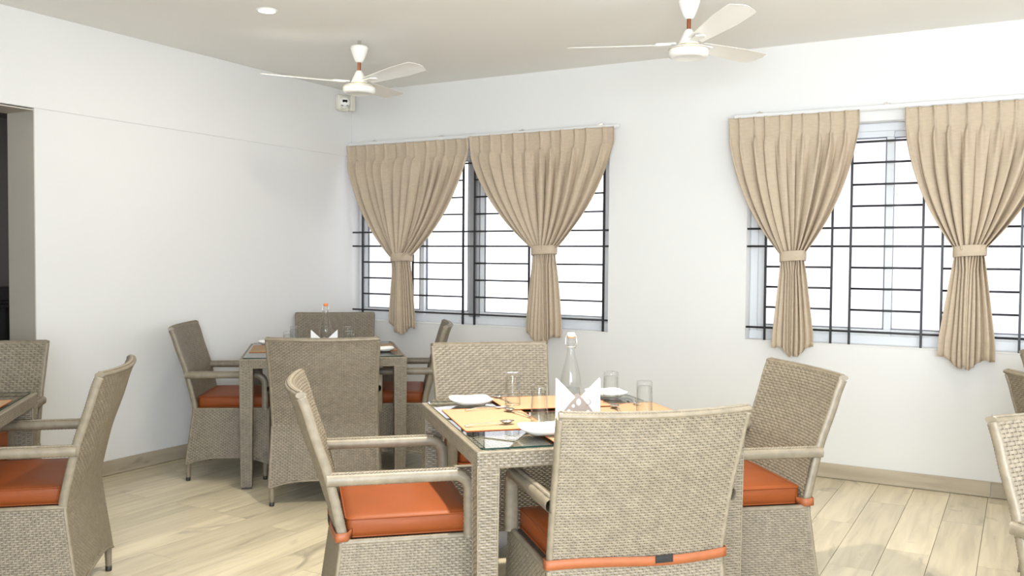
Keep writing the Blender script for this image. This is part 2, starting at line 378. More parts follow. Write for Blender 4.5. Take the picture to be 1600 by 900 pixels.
# ------------------------------------------------------------------ windows: frame, sliding sashes with panes, iron grille
LV = [0.915, 1.048, 1.178, 1.307, 1.437, 1.550, 1.682, 1.812, 1.943, 2.070]
LONG = {0, 4, 5}
def window(idx, W, groups, sashes, posts):
    x0, x1, z0, z1 = W
    root = bpy.data.objects.new('window_%d' % idx, None); root.location = ((x0+x1)/2, .1, z0); link(root, None, kind='structure')
    ox, oy, oz = root.location
    def part(mb, name, mat, parent=root):
        for a in mb.v: a -= np.array([ox, oy, oz])
        return mb.obj(name, mat, parent)
    mb = MB(); t = .05                      # outer frame
    mb.box(x0, x1, .10, .17, z0, z0+.06, bev=.004); mb.box(x0, x1, .10, .17, z1-t, z1, bev=.004)
    mb.box(x0, x0+t, .10, .17, z0+.06, z1-t, bev=.004); mb.box(x1-t, x1, .10, .17, z0+.06, z1-t, bev=.004)
    part(mb, 'frame', M['frame'])
    for p in posts:
        mb = MB(); mb.box(p-.045, p+.040, .085, .175, z0+.06, z1-t, bev=.004); part(mb, 'mullion', M['mullion'])
    mb = MB(); mb.box(x0, x1, -.004, .10, z0-.004, z0+.003, bev=.001); part(mb, 'sill', M['wall'])
    for a, b2, yy in sashes:
        mb = MB(); s = .042; lo, hi = z0+.055, z1-t+.005
        mb.box(a, b2, yy, yy+.028, lo, lo+s, bev=.003); mb.box(a, b2, yy, yy+.028, hi-s, hi, bev=.003)
        mb.box(a, a+s, yy, yy+.028, lo+s, hi-s, bev=.003); mb.box(b2-s, b2, yy, yy+.028, lo+s, hi-s, bev=.003)
        sash = part(mb, 'sash', M['frame'])
        mb = MB(); e = .004
        for c in ((a+s, a+s+e, lo+s, hi-s), (b2-s-e, b2-s, lo+s, hi-s), (a+s, b2-s, lo+s, lo+s+e), (a+s, b2-s, hi-s-e, hi-s)):
            mb.box(c[0], c[1], yy-.001, yy+.02, c[2], c[3])
        part(mb, 'gasket', M['gasket'], sash)
        mb = MB(); mb.box(a+s, b2-s, yy+.011, yy+.016, lo+s, hi-s); part(mb, 'pane', M['pane'], sash)
    yb = .022; r = .0066
    allx = [x for gq in groups for x in gq]
    for x in allx:                          # upright square bars, from the sill to the head
        mb = MB(); mb.box(x-r, x+r, yb-r, yb+r, z0, z1); part(mb, 'grille_bar', M['bar'])
    for i, z in enumerate(LV):
        if i in LONG:
            mb = MB(); mb.tube([(x0, yb, z), (x1, yb, z)], r, n=8, up=(0, 0, 1)); part(mb, 'grille_rod', M['bar'])
        elif i == len(LV)-1:
            mb = MB(); mb.tube([(allx[0], yb, z), (allx[-1], yb, z)], r, n=8); part(mb, 'grille_rod', M['bar'])
        else:
            for gq in groups:
                mb = MB(); mb.tube([(gq[0], yb, z), (gq[-1], yb, z)], r*.95, n=8); part(mb, 'grille_rod', M['bar'])
    return root
window(1, W1, [(.105, .505), (.612, 1.087), (1.192, 1.665), (1.772, 2.263)],
       [(.05, .66, .108), (.62, 1.10, .138), (1.185, 1.78, .108), (1.74, 2.26, .138)], [1.142])
window(2, W2, [(3.395, 3.801), (3.910, 4.314), (4.419, 4.822)], [(3.325, 4.135, .108), (4.09, 4.90, .138)], [])

# ------------------------------------------------------------------ curtain rails and curtains
def rail(x0, x1, zz, clips, label):
    o = thing('curtain_rail', label, 'curtain rail', ((x0+x1)/2, -.03, zz), 0, 'curtain rails above the windows')
    L = (x1-x0)/2
    mb = MB(); mb.box(-L, L, -.036, -.012, -.012, .012, bev=.003); mb.box(-L, L, -.028, -.020, -.016, -.012); mb.obj('track', M['wall'], o)
    for c in clips:
        mb = MB(); mb.box(c-(x0+x1)/2-.02, c-(x0+x1)/2+.02, -.034, .03, .011, .018, bev=.002); mb.box(c-(x0+x1)/2-.007, c-(x0+x1)/2+.007, -.026, -.012, .018, .024); mb.obj('rail_clip', M['steel'], o)
    return o
rail(.02, 2.40, 2.262, (.28, .93, 1.64, 2.27), 'white curtain rail on the wall above the left window in the corner')
rail(3.20, 5.10, 2.262, (3.36, 4.11, 4.9), 'white curtain rail on the wall above the right hand window')

def curtain(xl, xr, ztop, xt, wt, zt, xb, wb, zb, npl, seed, label, swell=0.0):
    R = random.Random(seed); yc = -.082
    root = thing('curtain', label, 'curtain', ((xl+xr)/2, yc, ztop), 0, 'beige pinch pleat curtains tied back at the windows')
    nu = npl*16+1; s = np.linspace(0, 1, nu)
    zs = np.concatenate([np.linspace(ztop, ztop-.15, 12), np.linspace(ztop-.16, zt+.02, 26), np.linspace(zt+.01, zt-.06, 6), np.linspace(zt-.075, zb, 22)])
    jit = np.array([R.uniform(-.75, .75) for _ in range(npl+1)]); amp_j = np.array([R.uniform(.5, 1.35) for _ in range(npl+1)])
    wander = [R.uniform(0, 6) for _ in range(6)]
    P = np.zeros((len(zs), nu, 3))
    for i, z in enumerate(zs):
        q = s*npl
        ph = 2*PI*(q+.25*np.interp(q, np.arange(npl+1), jit)*1.0)
        am = np.interp(q, np.arange(npl+1), amp_j)
        if z > zt:
            t = min(1.0, max(0.0, (ztop-.10-z)/(ztop-.10-zt)))
            f = 1-.45*t-.55*t**2.5; w = wt+((xr-xl)-wt)*f; xc = (xl+xr)/2+(xt-(xl+xr)/2)*(1-f)
        else:
            t = (zt-z)/(zt-zb); f = min(1.0, t/.85)**.75; w = wt+(wb-wt)*f; xc = xt+(xb-xt)*f
        pinch = np.maximum(0, np.cos(ph))
        d = ztop-z
        if d < .125:
            k = d/.125
            y = -(.034*(1-.25*math.sin(PI*k))*pinch**(5+24*k)+.004*np.cos(ph*.5+wander[0]))
            # each triple pinch shows fine inner pleats
            y += .007*np.cos(ph*3)*(np.abs(np.cos(ph*.5)) > .9)
            lean = 0
        else:
            t2 = min(1.0, (d-.125)/(ztop-.125-zt)) if z > zt else 1.0
            A = .056+.004*t2-.022*math.exp(-t2*14)
            e = 8.0-6.4*min(1.0, t2*2.4)**.7
            rid = np.abs(np.cos(ph/2)); g2 = min(1.0, t2*3.0); shape = (1-g2)*pinch**e+g2*(rid**.9-.25)
            y = -A*am*shape
            y += .012*t2*np.cos(2*PI*s*2.3+wander[1]+1.2*t2)
            lean = .30*np.sin(ph+1.25*np.tanh((s-.5+.12*math.sin(wander[2]+2*t2))*6))*(.85+.15*t2)*min(1.0, t2*14)*np.interp(s, [0, .1, .9, 1], [.2, 1, 1, .2])
            if z < zt:
                op = min(1, (zt-z)/.12)
                rid = np.abs(np.cos(ph/2)); y = -(.052-.004*op)*am*(rid**1.0-.3)*(1-.6*op*np.abs(2*s-1)**1.5)+.02*op*np.cos(2*PI*s*1.5+wander[3])-.018*np.sin(PI*s)
            else: y -= .022*t2*t2*np.sin(PI*s)
        sn = s-.5
        if z < zt:
            mixk = min(1, (zt-z)/.10); uu = 2*s-1
            sn = sn*(1-mixk)+.5*np.sign(uu)*np.abs(uu)**1.55*mixk
        x = xc+sn*w+lean*w/npl*.55
        x += .004*np.sin(5*z+wander[4]+s*9)*(1 if d > .2 else d/.2)
        zz = np.full(nu, z)
        if z < zt:      # the hem hangs lowest in the middle and steps from fold to fold
            t = (zt-z)/(zt-zb); zz = z+t**1.5*(.055*np.abs(2*s-1)**1.6+.0035*np.cos(ph+.8)+.016*np.cos(2*PI*s*2.6+wander[5]))
        P[i] = np.stack([x-(xl+xr)/2, y, zz-ztop], 1)
    mb = MB(); mb.grid(P)
    o = mb.obj('drape', M['curtain'], root)
    sd = o.modifiers.new('cloth_thickness', 'SOLIDIFY'); sd.thickness = .0016; sd.offset = 0
    # tie-back band
    a = np.linspace(0, 2*PI, 40, endpoint=False); rows = []
    for dz, k in ((-.032, 1.0), (-.028, 1.05), (0, 1.06), (.028, 1.05), (.032, 1.0)):
        rows.append([(xt-(xl+xr)/2+math.copysign(abs(math.cos(t))**.7, math.cos(t))*(wt/2+.010)*k, -.012+math.copysign(abs(math.sin(t))**.8, math.sin(t))*.058*k, zt-ztop+dz+.008*math.cos(t+.6)) for t in a])
    mb = MB(); mb.grid(np.array(rows), wrap_u=True); o = mb.obj('tie_band', M['curtain'], root)
    sd = o.modifiers.new('cloth_thickness', 'SOLIDIFY'); sd.thickness = .003
    return root
curtain(.035, 1.200, 2.245, .586, .155, 1.345, .590, .275, .755, 12, 3, 'beige curtain at the left end of the corner window, knotted above the corner table')
curtain(1.215, 2.385, 2.256, 1.850, .165, 1.405, 1.852, .290, .745, 12, 5, 'beige curtain at the right end of the corner window, behind the water bottle')
curtain(3.175, 3.965, 2.250, 3.590, .130, 1.372, 3.595, .240, .755, 10, 8, 'narrow waisted beige curtain at the left end of the right hand window')
curtain(4.215, 5.010, 2.243, 4.567, .145, 1.407, 4.560, .285, .742, 10, 13, 'beige curtain nearest the right edge of the photo, hanging over the sill')

# ------------------------------------------------------------------ woven dining armchair
YR = ([0.0, .095, .115, .30, .43, .546, .672, .795, .87, .925], [.088, .090, .092, .118, .135, .112, .083, .040, .020, -.006])
_z = np.linspace(-.2, 1.2, 701); _k = np.hanning(61); _k /= _k.sum()
_y = np.convolve(np.interp(_z, YR[0], YR[1]), _k, 'same')
def yr(z):
    return np.interp(z, _z, _y)
def sm(z, a, b2):
    t = np.clip((z-a)/(b2-a), 0, 1); return t*t*(3-2*t)
def hw(z): return np.interp(z, [0, .1, .43, .7, .925], [.300, .298, .286, .292, .303])
def bow(s, z): return -.034*(1-s*s)*sm(z, .30, .75)-.006*(1-s*s)
def top_z(s): return .918-.004*(1-s*s)
def back_pt(s, z, off): return np.stack([s*hw(z), yr(z)+bow(s, z)+off, z], -1)
TH = .034
WK = [M['wicker'], M['shade_backing']]
def hem(s): return .098+.040*(1-np.abs(s)**3.2)
def make_chair(label):
    t = thing('dining_chair', label, 'chair')
    # backrest: woven rear and front, wrapped side stiles and top roll
    mb = MB()
    zlo, zhi = .43, .912
    weave(mb, lambda U, V: back_pt((U*2-1)*.980, zlo+V*(zhi-zlo), .003), .58, zhi-zlo, side=1)
    weave(mb, lambda U, V: back_pt((U*2-1)*.965, zlo+V*(zhi-zlo), TH-.003), .57, zhi-zlo, side=-1, pitch=.0168, row=.0112, amp=.0028)
    for sx in (-1, 1):
        zz = np.linspace(.415, .905, 106)
        path = np.stack([sx*(hw(zz)-.0095), yr(zz)+bow(np.full_like(zz, .93), zz)+TH/2, zz], 1)
        mb.tube(path, .0175, .0105, n=10, up=(1, 0, 0), ripple=.10)
    ss = np.linspace(-.985, .985, 125)
    path = np.stack([ss*(hw(np.full_like(ss, .91))-.002), yr(top_z(ss))+bow(ss, top_z(ss))+TH/2, top_z(ss)-.006], 1)
    mb.tube(path, .0185, .0105, n=10, up=(0, 0, 1), ripple=.10)
    # braid along the top roll
    for lane in (-1, 1):
        ss = np.linspace(-.97, .97, 113); k = np.arange(113)
        path = np.stack([ss*(hw(np.full_like(ss, .91))-.004), yr(top_z(ss))+bow(ss, top_z(ss))+TH/2+lane*.006*np.cos(k*PI/2), top_z(ss)+.0035+.0015*lane*np.sin(k*PI/2)], 1)
        mb.tube(path, .0052, .0028, n=6)
    mb.obj('backrest', WK, t)
    # seat base: woven skirt on four sides with arched hems, rim on top
    mb = MB(); YF = .585
    zb0, zb1 = .095, .432
    weave(mb, lambda U, V: back_pt((U*2-1)*.980, zb0+V*(zb1-zb0), .003), .57, zb1-zb0, side=1,
          mask=lambda U, V: zb0+V*(zb1-zb0) > hem(U*2-1)-.002)
    def front(U, V):
        z = zb0+V*(zb1-zb0); s = U*2-1; return np.stack([s*hw(z)*.985, YF+.006*(1-V)+.004*(1-s*s), z], -1)
    weave(mb, front, .57, zb1-zb0, side=-1, mask=lambda U, V: zb0+V*(zb1-zb0) > hem(U*2-1)-.002)
    for sx in (-1, 1):
        def sidep(U, V, sx=sx):
            z = zb0+V*(zb1-zb0); y0 = yr(z)+.010; return np.stack([sx*(hw(z)+.0), y0+U*(YF-.006-y0), z], -1)
        weave(mb, sidep, .46, zb1-zb0, side=sx, mask=lambda U, V: zb0+V*(zb1-zb0) > hem(U*2-1)-.002)
        # hem roll of the side
        ss = np.linspace(-1, 1, 61); z = hem(ss); y0 = yr(z)+.010
        mb.tube(np.stack([sx*hw(z)*.995, y0+(ss+1)/2*(YF-.008-y0), z], 1), .006, n=6, ripple=.15)
        # corner rolls
        for yc in (0, 1):
            zz = np.linspace(.095, .43, 60)
            path = np.stack([sx*(hw(zz)-.006), (yr(zz)+.008) if yc == 0 else np.full_like(zz, YF-.004), zz], 1)
            mb.tube(path, .0085, n=8, up=(0, 1, 0), ripple=.12)
        # rim
        yy = np.linspace(.15, YF-.004, 78)
        mb.tube(np.stack([np.full_like(yy, sx*.276), yy, np.full_like(yy, .428)], 1), .013, .010, n=8, ripple=.12)
    for ypos, f in ((0, 1), (1, 1)):
        ss = np.linspace(-1, 1, 71); z = hem(ss)
        y = yr(z)+bow(ss, z)+.002 if ypos == 0 else np.full_like(z, YF+.004)
        mb.tube(np.stack([ss*hw(z)*.985, y, z], 1), .006, n=6, ripple=.15)
    xx = np.linspace(-.276, .276, 97); mb.tube(np.stack([xx, np.full_like(xx, YF-.008), np.full_like(xx, .428)], 1), .013, .010, n=8, ripple=.12)
    mb.box(-.27, .27, .15, YF-.01, .405, .428, 1)
    mb.obj('seat_base', WK, t)
    # arms
    for sx in (-1, 1):
        mb = MB(); xa = sx*.281; zt, r = .634, .055
        path = [(xa, y, zt) for y in np.linspace(.095, .56-r, 62)]
        path += [(xa, .56-r+r*math.sin(a), zt-r+r*math.cos(a)) for a in np.linspace(0, PI/2, 15)[1:]]
        path += [(xa, .56, z) for z in np.linspace(zt-r, .428, 22)[1:]]
        path = np.array(path)
        T = np.gradient(path, axis=0); T /= np.linalg.norm(T, axis=1)[:, None]
        S = np.array([1.0, 0, 0]); B = np.cross(S, T)
        a = np.linspace(0, 2*PI, 12, endpoint=False); sq = 2.9
        ca = np.sign(np.cos(a))*np.abs(np.cos(a))**(2/sq); sa = np.sign(np.sin(a))*np.abs(np.sin(a))**(2/sq)
        k = np.where(np.arange(len(path)) % 2 == 0, 1.0, .93)
        P = path[:, None]+S[None, None]*(ca*.0245)[None, :, None]*k[:, None, None]+B[:, None]*(sa*.0205)[None, :, None]*k[:, None, None]
        mb.grid(P, wrap_u=True)
        for lane in (-1, 1):       # braid on top of the arm
            n = 76; kk = np.arange(n); yy = np.linspace(.10, .56-r+.02, n)
            zz = zt+.0205+.0012*lane*np.sin(kk*PI/2)-np.maximum(0, yy-(.56-r))**2*4
            mb.tube(np.stack([xa+lane*.006*np.cos(kk*PI/2), yy, zz], 1), .0055, .003, n=6)
        mb.obj('armrest', WK, t)
    # cushion with piped edges
    mb = MB(); cx, cy0, cy1, z0, z1 = .250, .158, .575, .434, .502
    n = 13; rows = []
    def ring(d, z, bulge=0):
        p = []; x0, x1, y0, y1 = -cx+d, cx-d, cy0+d, cy1-d; rc = .022
        for (qx, qy, a0) in ((x1-rc, y0+rc, -PI/2), (x1-rc, y1-rc, 0), (x0+rc, y1-rc, PI/2), (x0+rc, y0+rc, PI)):
            for aa in np.linspace(a0, a0+PI/2, 5): p.append((qx+rc*math.cos(aa), qy+rc*math.sin(aa), z))
        q = []
        for i in range(len(p)):
            a_, b_ = np.array(p[i]), np.array(p[(i+1) % len(p)])
            m_ = 6 if i % 5 == 4 else 1
            for j in range(m_): q.append(a_+(b_-a_)*j/m_)
        q = np.array(q)
        if bulge:
            c = np.array([0, (cy0+cy1)/2, 0]); d2 = q-c; d2[:, 2] = 0
            q[:, :2] += bulge*d2[:, :2]*(1-np.clip(np.abs(np.abs(q[:, 0:1])/cx*np.abs(q[:, 1:2]-c[1])/.21), 0, 1))*.4
        return q
    P = np.array([ring(.10, z0), ring(.006, z0), ring(.001, z0+.004), ring(0, z0+.02, .05), ring(0, z0+.035, .07), ring(0, z1-.020, .05), ring(.001, z1-.010), ring(.004, z1-.005), ring(.03, z1+.001), ring(.10, z1+.007), ring(.17, z1+.009)])
    mb.grid(P, wrap_u=True)
    last = ring(.17, z1+.009); mb.add(last, [tuple(range(len(last)))], 0, True)
    e = ring(.0, z1-.007); mb.tube(np.vstack([e, e[:1]]), .0032, n=6, caps=False)
    e = ring(.0, z0+.003); mb.tube(np.vstack([e, e[:1]]), .0032, n=6, caps=False)
    mb.obj('cushion', M['leather'], t)
    # strap round the back, with a black patch where the hook tape shows
    mb = MB(); ss = np.linspace(-1.0, 1.0, 41); rows = []
    outer = np.array([(s*(hw(.45)+.004), float(yr(.455)+bow(s, .455))-.0035, 0) for s in ss])
    sideL = [(-hw(.45)-.005, float(yr(.45))+y, 0) for y in (.03, .018, .006)]; sideR = [(hw(.45)+.005, float(yr(.45))+y, 0) for y in (.006, .018, .03)]
    line = np.array([(-.252, float(yr(.45))+.048, 0)]+sideL+outer.tolist()+sideR+[(.252, float(yr(.45))+.048, 0)])
    cnt = len(line); zc = .447+.006*np.sin(np.linspace(0, 7, cnt))
    for dz in (-.0145, .0145): rows.append(np.stack([line[:, 0], line[:, 1]-(.0012 if dz < 0 else 0), zc+dz], 1))
    mb.grid(np.array(rows), 0, True); o = mb.obj('tie_strap', M['band'], t)
    sd = o.modifiers.new('strap_thickness', 'SOLIDIFY'); sd.thickness = .0025; sd.offset = 0
    mb = MB(); s0 = np.linspace(.16, .36, 7); rows = []
    for dz in (-.011, .012): rows.append(np.stack([s0*(hw(.45)), yr(.455)+bow(s0, .455)-.0072, np.full_like(s0, .447+dz)], 1))
    mb.grid(np.array(rows)); hp = mb.obj('hook_patch', M['velcro'], o); hp['label'] = 'black hook tape patch'
    sd = hp.modifiers.new('tape_thickness', 'SOLIDIFY'); sd.thickness = .002; sd.offset = 0
    # legs
    for sx in (-1, 1):
        for y in (.108, .560):
            mb = MB(); zz = np.linspace(.02, .14, 18)
            mb.tube(np.stack([np.full_like(zz, sx*.279), np.full_like(zz, y)+(.02*(zz-.02) if y < .2 else 0), zz], 1), .0155, n=10, up=(0, 1, 0), ripple=.06, radii=np.linspace(.82, 1.1, 18))
            lg = mb.obj('leg', M['wicker'], t)
            mb = MB(); mb.lathe([(0, 0), (.012, 0), (.0135, .004), (.0135, .021), (0, .021)], 12, center=(sx*.279, y, 0)); mb.obj('foot_cap', M['plastic_black'], lg)
    return t

def pose(o, x, y, deg):        # deg: the way the chair faces, measured in the plan
    o.location = (x, y, 0); o.rotation_euler = (0, 0, math.radians(deg-90))
GC = 'woven taupe armchairs with orange cushions'
CH = [
 (2.654, -3.466, 43.2, 'woven armchair in front at lower left, orange cushion, facing right towards the large near table'),
 (3.939, -3.361, 135.0, 'large pale woven armchair in front, seen from behind with an orange strap and black patch'),
 (4.081, -2.040, 220.5, 'woven armchair at the right side of the near table, facing left, below the right window'),
 (2.485, -1.895, -47.0, 'woven armchair at the far side of the near table, facing us behind tumblers and plates'),
 (0.262, -1.943, 35.4, 'woven armchair beside the left wall, facing right to the corner table'),
 (1.625, -2.172, 127.0, 'darker woven armchair with its tall back to us, in front of the corner table'),
 (0.245, -0.480, -48.5, 'dark woven armchair in the room corner behind the corner table bottle'),
 (1.543, -0.873, 215.0, 'woven armchair at the right of the corner table, turned edge on under the curtain'),
 (1.735, -3.475, 222.5, 'woven armchair at the left edge with deep red cushion, facing left, its back to us'),
 (0.396, -3.253, -46.0, 'woven armchair cut by the left edge, standing behind the leftmost table by the doorway'),
 (4.965, -2.765, -45.0, 'nearest woven armchair cut by the right edge, one arm end showing'),
 (4.986, -1.916, 45.0, 'middle one of the woven armchairs cut by the right edge'),
 (5.036, -0.555, -45.0, 'farthest dark woven armchair at the right edge, its top just under the window sill'),
]
chair0 = make_chair(CH[0][3]); chair0['group'] = GC; pose(chair0, *CH[0][:3])
for i, (x, y, d, lab) in enumerate(CH[1:], 1):
    c = copy_tree(chair0, (0, 0, 0), 0, lab, GC, () if i < 3 else ('tie_strap',)); pose(c, x, y, d)

# ------------------------------------------------------------------ woven tables with glass tops
TT = .762
def make_table(label):
    t = thing('dining_table', label, 'table', group='woven square tables with glass tops')
    Hh = .480; zt = TT-.006; ap = .052
    mb = MB()
    for k in range(4):
        R = Matrix.Rotation(k*PI/2, 3, 'Z'); Rn = np.array(R)
        def face(U, V, Rn=Rn): return np.stack([(U*2-1)*Hh, np.full_like(U, -Hh), zt-ap+V*(ap-.008)], -1) @ Rn.T
        weave(mb, face, Hh*2, ap-.008, side=1)
        def rim(U, V, Rn=Rn):
            y = -Hh+V*.032; return np.stack([(U*2-1)*(Hh-V*.032), y, np.full_like(U, zt-.0035)], -1) @ Rn.T
        weave(mb, rim, Hh*2, .032, side=1)
        xx = np.linspace(-Hh, Hh, 141); mb.tube(np.stack([xx, np.full_like(xx, -Hh+.004), np.full_like(xx, zt-.006)], 1) @ Rn.T, .006, n=6, ripple=.12)
        mb.tube(np.stack([xx, np.full_like(xx, -Hh+.005), np.full_like(xx, zt-ap)], 1) @ Rn.T, .005, n=6, ripple=.12)
        inner = np.array([(-Hh+.05, -Hh+.05, zt-ap), (Hh-.05, -Hh+.05, zt-ap), (Hh-.05, -Hh+.05, zt-.008), (-Hh+.05, -Hh+.05, zt-.008)]) @ Rn.T
        mb.add(inner, [(3, 2, 1, 0)], 1, False)
        bot = np.array([(-Hh, -Hh, zt-ap+.002), (Hh, -Hh, zt-ap+.002), (Hh-.05, -Hh+.05, zt-ap+.002), (-Hh+.05, -Hh+.05, zt-ap+.002)]) @ Rn.T
        mb.add(bot, [(3, 2, 1, 0)], 1, False)
    mb.obj('table_frame', WK, t)
    mb = MB(); weave(mb, lambda U, V: np.stack([(U*2-1)*(Hh-.03), (V*2-1)*(Hh-.03), np.full_like(U, zt-.012)], -1), .9, .9, side=1, pitch=.026, row=.014)
    mb.add([(-Hh+.04, -Hh+.04, zt-.019), (Hh-.04, -Hh+.04, zt-.019), (Hh-.04, Hh-.04, zt-.019), (-Hh+.04, Hh-.04, zt-.019)], [(3, 2, 1, 0)], 1, False)
    mb.obj('woven_panel', WK, t)
    for sx in (-1, 1):
        for sy in (-1, 1):
            mb = MB(); zb, zu = .012, zt-ap-.001
            for k in range(4):
                Rn = np.array(Matrix.Rotation(k*PI/2, 3, 'Z'))
                def face(U, V, Rn=Rn):
                    z = zb+V*(zu-zb); w = .031+.006*V; q = np.stack([(U*2-1)*w, -w, z], -1) @ Rn.T
                    q[..., 0] += sx*(Hh-.0375); q[..., 1] += sy*(Hh-.0375); return q
                weave(mb, face, .07, zu-zb, side=1, pitch=.0175)
                zz = np.linspace(zb, zu, 120); w = .031+.006*(zz-zb)/(zu-zb)
                p = np.stack([w-.002, -w+.002, zz], 1) @ Rn.T; p[:, 0] += sx*(Hh-.0375); p[:, 1] += sy*(Hh-.0375)
                mb.tube(p, .0042, n=6, up=(0, 1, 0), ripple=.15, caps=False)
            lg = mb.obj('leg', WK, t)
            mb = MB(); c = .028; mb.box(sx*(Hh-.0375)-c, sx*(Hh-.0375)+c, sy*(Hh-.0375)-c, sy*(Hh-.0375)+c, 0, .014, bev=.003); mb.obj('foot_cap', M['plastic_black'], lg)
    # glass sheet: clear faces, dark green edge, rounded corners
    G = .462; r = .018; poly = []
    for (qx, qy, a0) in ((G-r, -G+r, -PI/2), (G-r, G-r, 0), (-G+r, G-r, PI/2), (-G+r, -G+r, PI)):
        for a in np.linspace(a0, a0+PI/2, 6): poly.append((qx+r*math.cos(a), qy+r*math.sin(a)))
    n = len(poly); mb = MB(); z0, z1 = TT-.006, TT
    v = [(x, y, z0) for x, y in poly]+[(x, y, z1) for x, y in poly]
    mb.add(v, [tuple(range(n, 2*n))], 0, False)
    mb.add(v, [(i, (i+1) % n, n+(i+1) % n, n+i) for i in range(n)], 1, False)
    gt = mb.obj('glass_top', [M['glass_top'], M['glass_edge']], t); gt['label'] = 'clear glass top with dark green edge'
    return t
T1 = (3.39, -2.79, 45.0); T2 = (0.975, -1.430, 42.0); T0 = (1.160, -4.138, 45.0)
tab = make_table('large near woven table with glass top, laid with tan placemats, tumblers and white napkins')
tab.location = (T1[0]-.015, T1[1]-.015, 0); tab.rotation_euler = (0, 0, math.radians(T1[2]+.6)); tab.scale = (.955, 1, 1)
copy_tree(tab, (T2[0], T2[1], 0), math.radians(T2[2]), 'woven corner table with glass top, half hidden behind the dark chair back', tab['group'])
copy_tree(tab, (T0[0], T0[1], 0), math.radians(T0[2]), 'woven table cut by the left edge, only one glass corner and leg showing', tab['group'])
def on(T, u, v, z=TT):
    a = math.radians(T[2]); return (T[0]+u*math.cos(a)-v*math.sin(a), T[1]+u*math.sin(a)+v*math.cos(a), z)
def rz(T, d=0): return math.radians(T[2]+d)

# ------------------------------------------------------------------ table ware
def round_poly(hx, hy, r, n=6, p=2.0):
    q = []
    for (x, y, a0) in ((hx-r, -hy+r, -PI/2), (hx-r, hy-r, 0), (-hx+r, hy-r, PI/2), (-hx+r, -hy+r, PI)):
        for a in np.linspace(a0, a0+PI/2, n): q.append((x+r*math.cos(a), y+r*math.sin(a)))
    return q
def placemat(T, u, v, d, label, lift=0.0):
    o = thing('placemat', label, 'placemat', on(T, u, v, TT+lift), rz(T, d), 'tan woven placemats')
    mb = MB(); mb.prism(round_poly(.216, .146, .004, 2), .0004, .0022); mb.obj('mat_cloth', M['mat'], o)
    mb = MB(); e = np.array([(x, y, .0016) for x, y in round_poly(.217, .147, .004, 2)]); mb.tube(np.vstack([e, e[:1]]), .0015, n=6, caps=False); h = mb.obj('mat_hem', M['hem'], o); h['label'] = 'red brown hem'
    return o
MT = TT+.0040
placemat(T1, -.300, .022, 90, 'tan placemat along the left edge of the near table, two spoons on it')
placemat(T1, .010, .310, 0, 'tan placemat along the far edge of the near table, in front of the facing chair', .0046)
placemat(T1, .276, .010, 90, 'tan placemat at the right edge of the near table, under two tumblers')
placemat(T1, .000, -.310, 0, 'tan placemat on the near table half hidden behind the big pale chair back', .0046)
placemat(T2, -.300, .040, 90, 'tan placemat at the left edge of the corner table')
placemat(T2, .300, .040, 90, 'tan placemat at the right edge of the corner table, beside a white plate')
placemat(T2, .000, .310, 0, 'tan placemat on the far edge of the corner table, in the corner', .0046)
placemat(T0, .300, .000, 90, 'tan placemat on the table cut by the left edge')

def plate(T, u, v, d, label, lift=.0036, s=.083):
    o = thing('side_plate', label, 'plate', on(T, u, v, TT+lift), rz(T, d), 'white square porcelain plates')
    a = np.linspace(0, 2*PI, 64, endpoint=False); e = 3.4
    ca = np.sign(np.cos(a))*np.abs(np.cos(a))**(2/e); sa = np.sign(np.sin(a))*np.abs(np.sin(a))**(2/e)
    rows = []
    lift = .004*np.abs(np.sin(2*a))
    for k, z in ((.02, .004), (.66, .004), (.80, .0075), (.97, .0165), (1.0, .0185), (1.0, .0165), (.96, .0125), (.70, .0), (.02, .0)):
        rows.append(np.stack([ca*s*k, sa*s*k, z+lift*max(0, k-.7)/.3], 1))
    mb = MB(); mb.grid(np.array(rows), wrap_u=True); f = mb.obj('plate_body', M['china'], o)
    return o
plate(T1, -.312, .335, 0, 'white square plate at the far left corner of the near table', .0082)
plate(T1, -.205, -.305, 0, 'white square plate nearest us, half hidden by the pale chair back', .0082)
plate(T1, .290, .400, 0, 'white square plate behind the right tumbler on the near table', .0082)
plate(T2, .345, -.195, 0, 'white square plate at the right corner of the corner table')
plate(T2, -.345, .330, 0, 'white square plate at the left edge of the corner table, mostly hidden')

def tumbler(T, u, v, label, z=MT):
    o = thing('tumbler', label, 'tumbler', on(T, u, v, z), 0, 'clear tumblers standing upside down')
    mb = MB()     # rim down, thick base up
    mb.lathe([(.0305, 0), (.0318, .001), (.0318, .003), (.0292, .118), (.0285, .127), (.025, .1305), (.012, .129), (.0004, .1285)], 28)
    mb.obj('outer_wall', M['glass'], o)
    mb = MB(); mb.lathe([(.0305, 0), (.0296, .002), (.0268, .106), (.022, .112), (.0004, .113)], 28); mb.obj('inner_wall', M['glass'], o)
    return o
tumbler(T1, -.157, .268, 'clear upturned tumbler at the far left of the near table, before the facing chair')
tumbler(T1, -.150, -.070, 'clear upturned tumbler left of the napkins on the near table, nearest us')
tumbler(T1, .242, .227, 'clear upturned tumbler just right of the napkins, plate behind it')
tumbler(T1, .262, -.060, 'clear upturned tumbler farthest right on the near table, base hidden by the chair')
tumbler(T2, -.185, .140, 'clear upturned tumbler left of the bottle on the corner table')
tumbler(T2, .150, .125, 'clear upturned tumbler right of the bottle on the corner table', TT)
tumbler(T2, .150, -.230, 'short looking tumbler rim just above the dark chair back, right of the napkins', TT)
tumbler(T2, -.215, -.250, 'tumbler rim barely above the dark chair back, left end', MT)

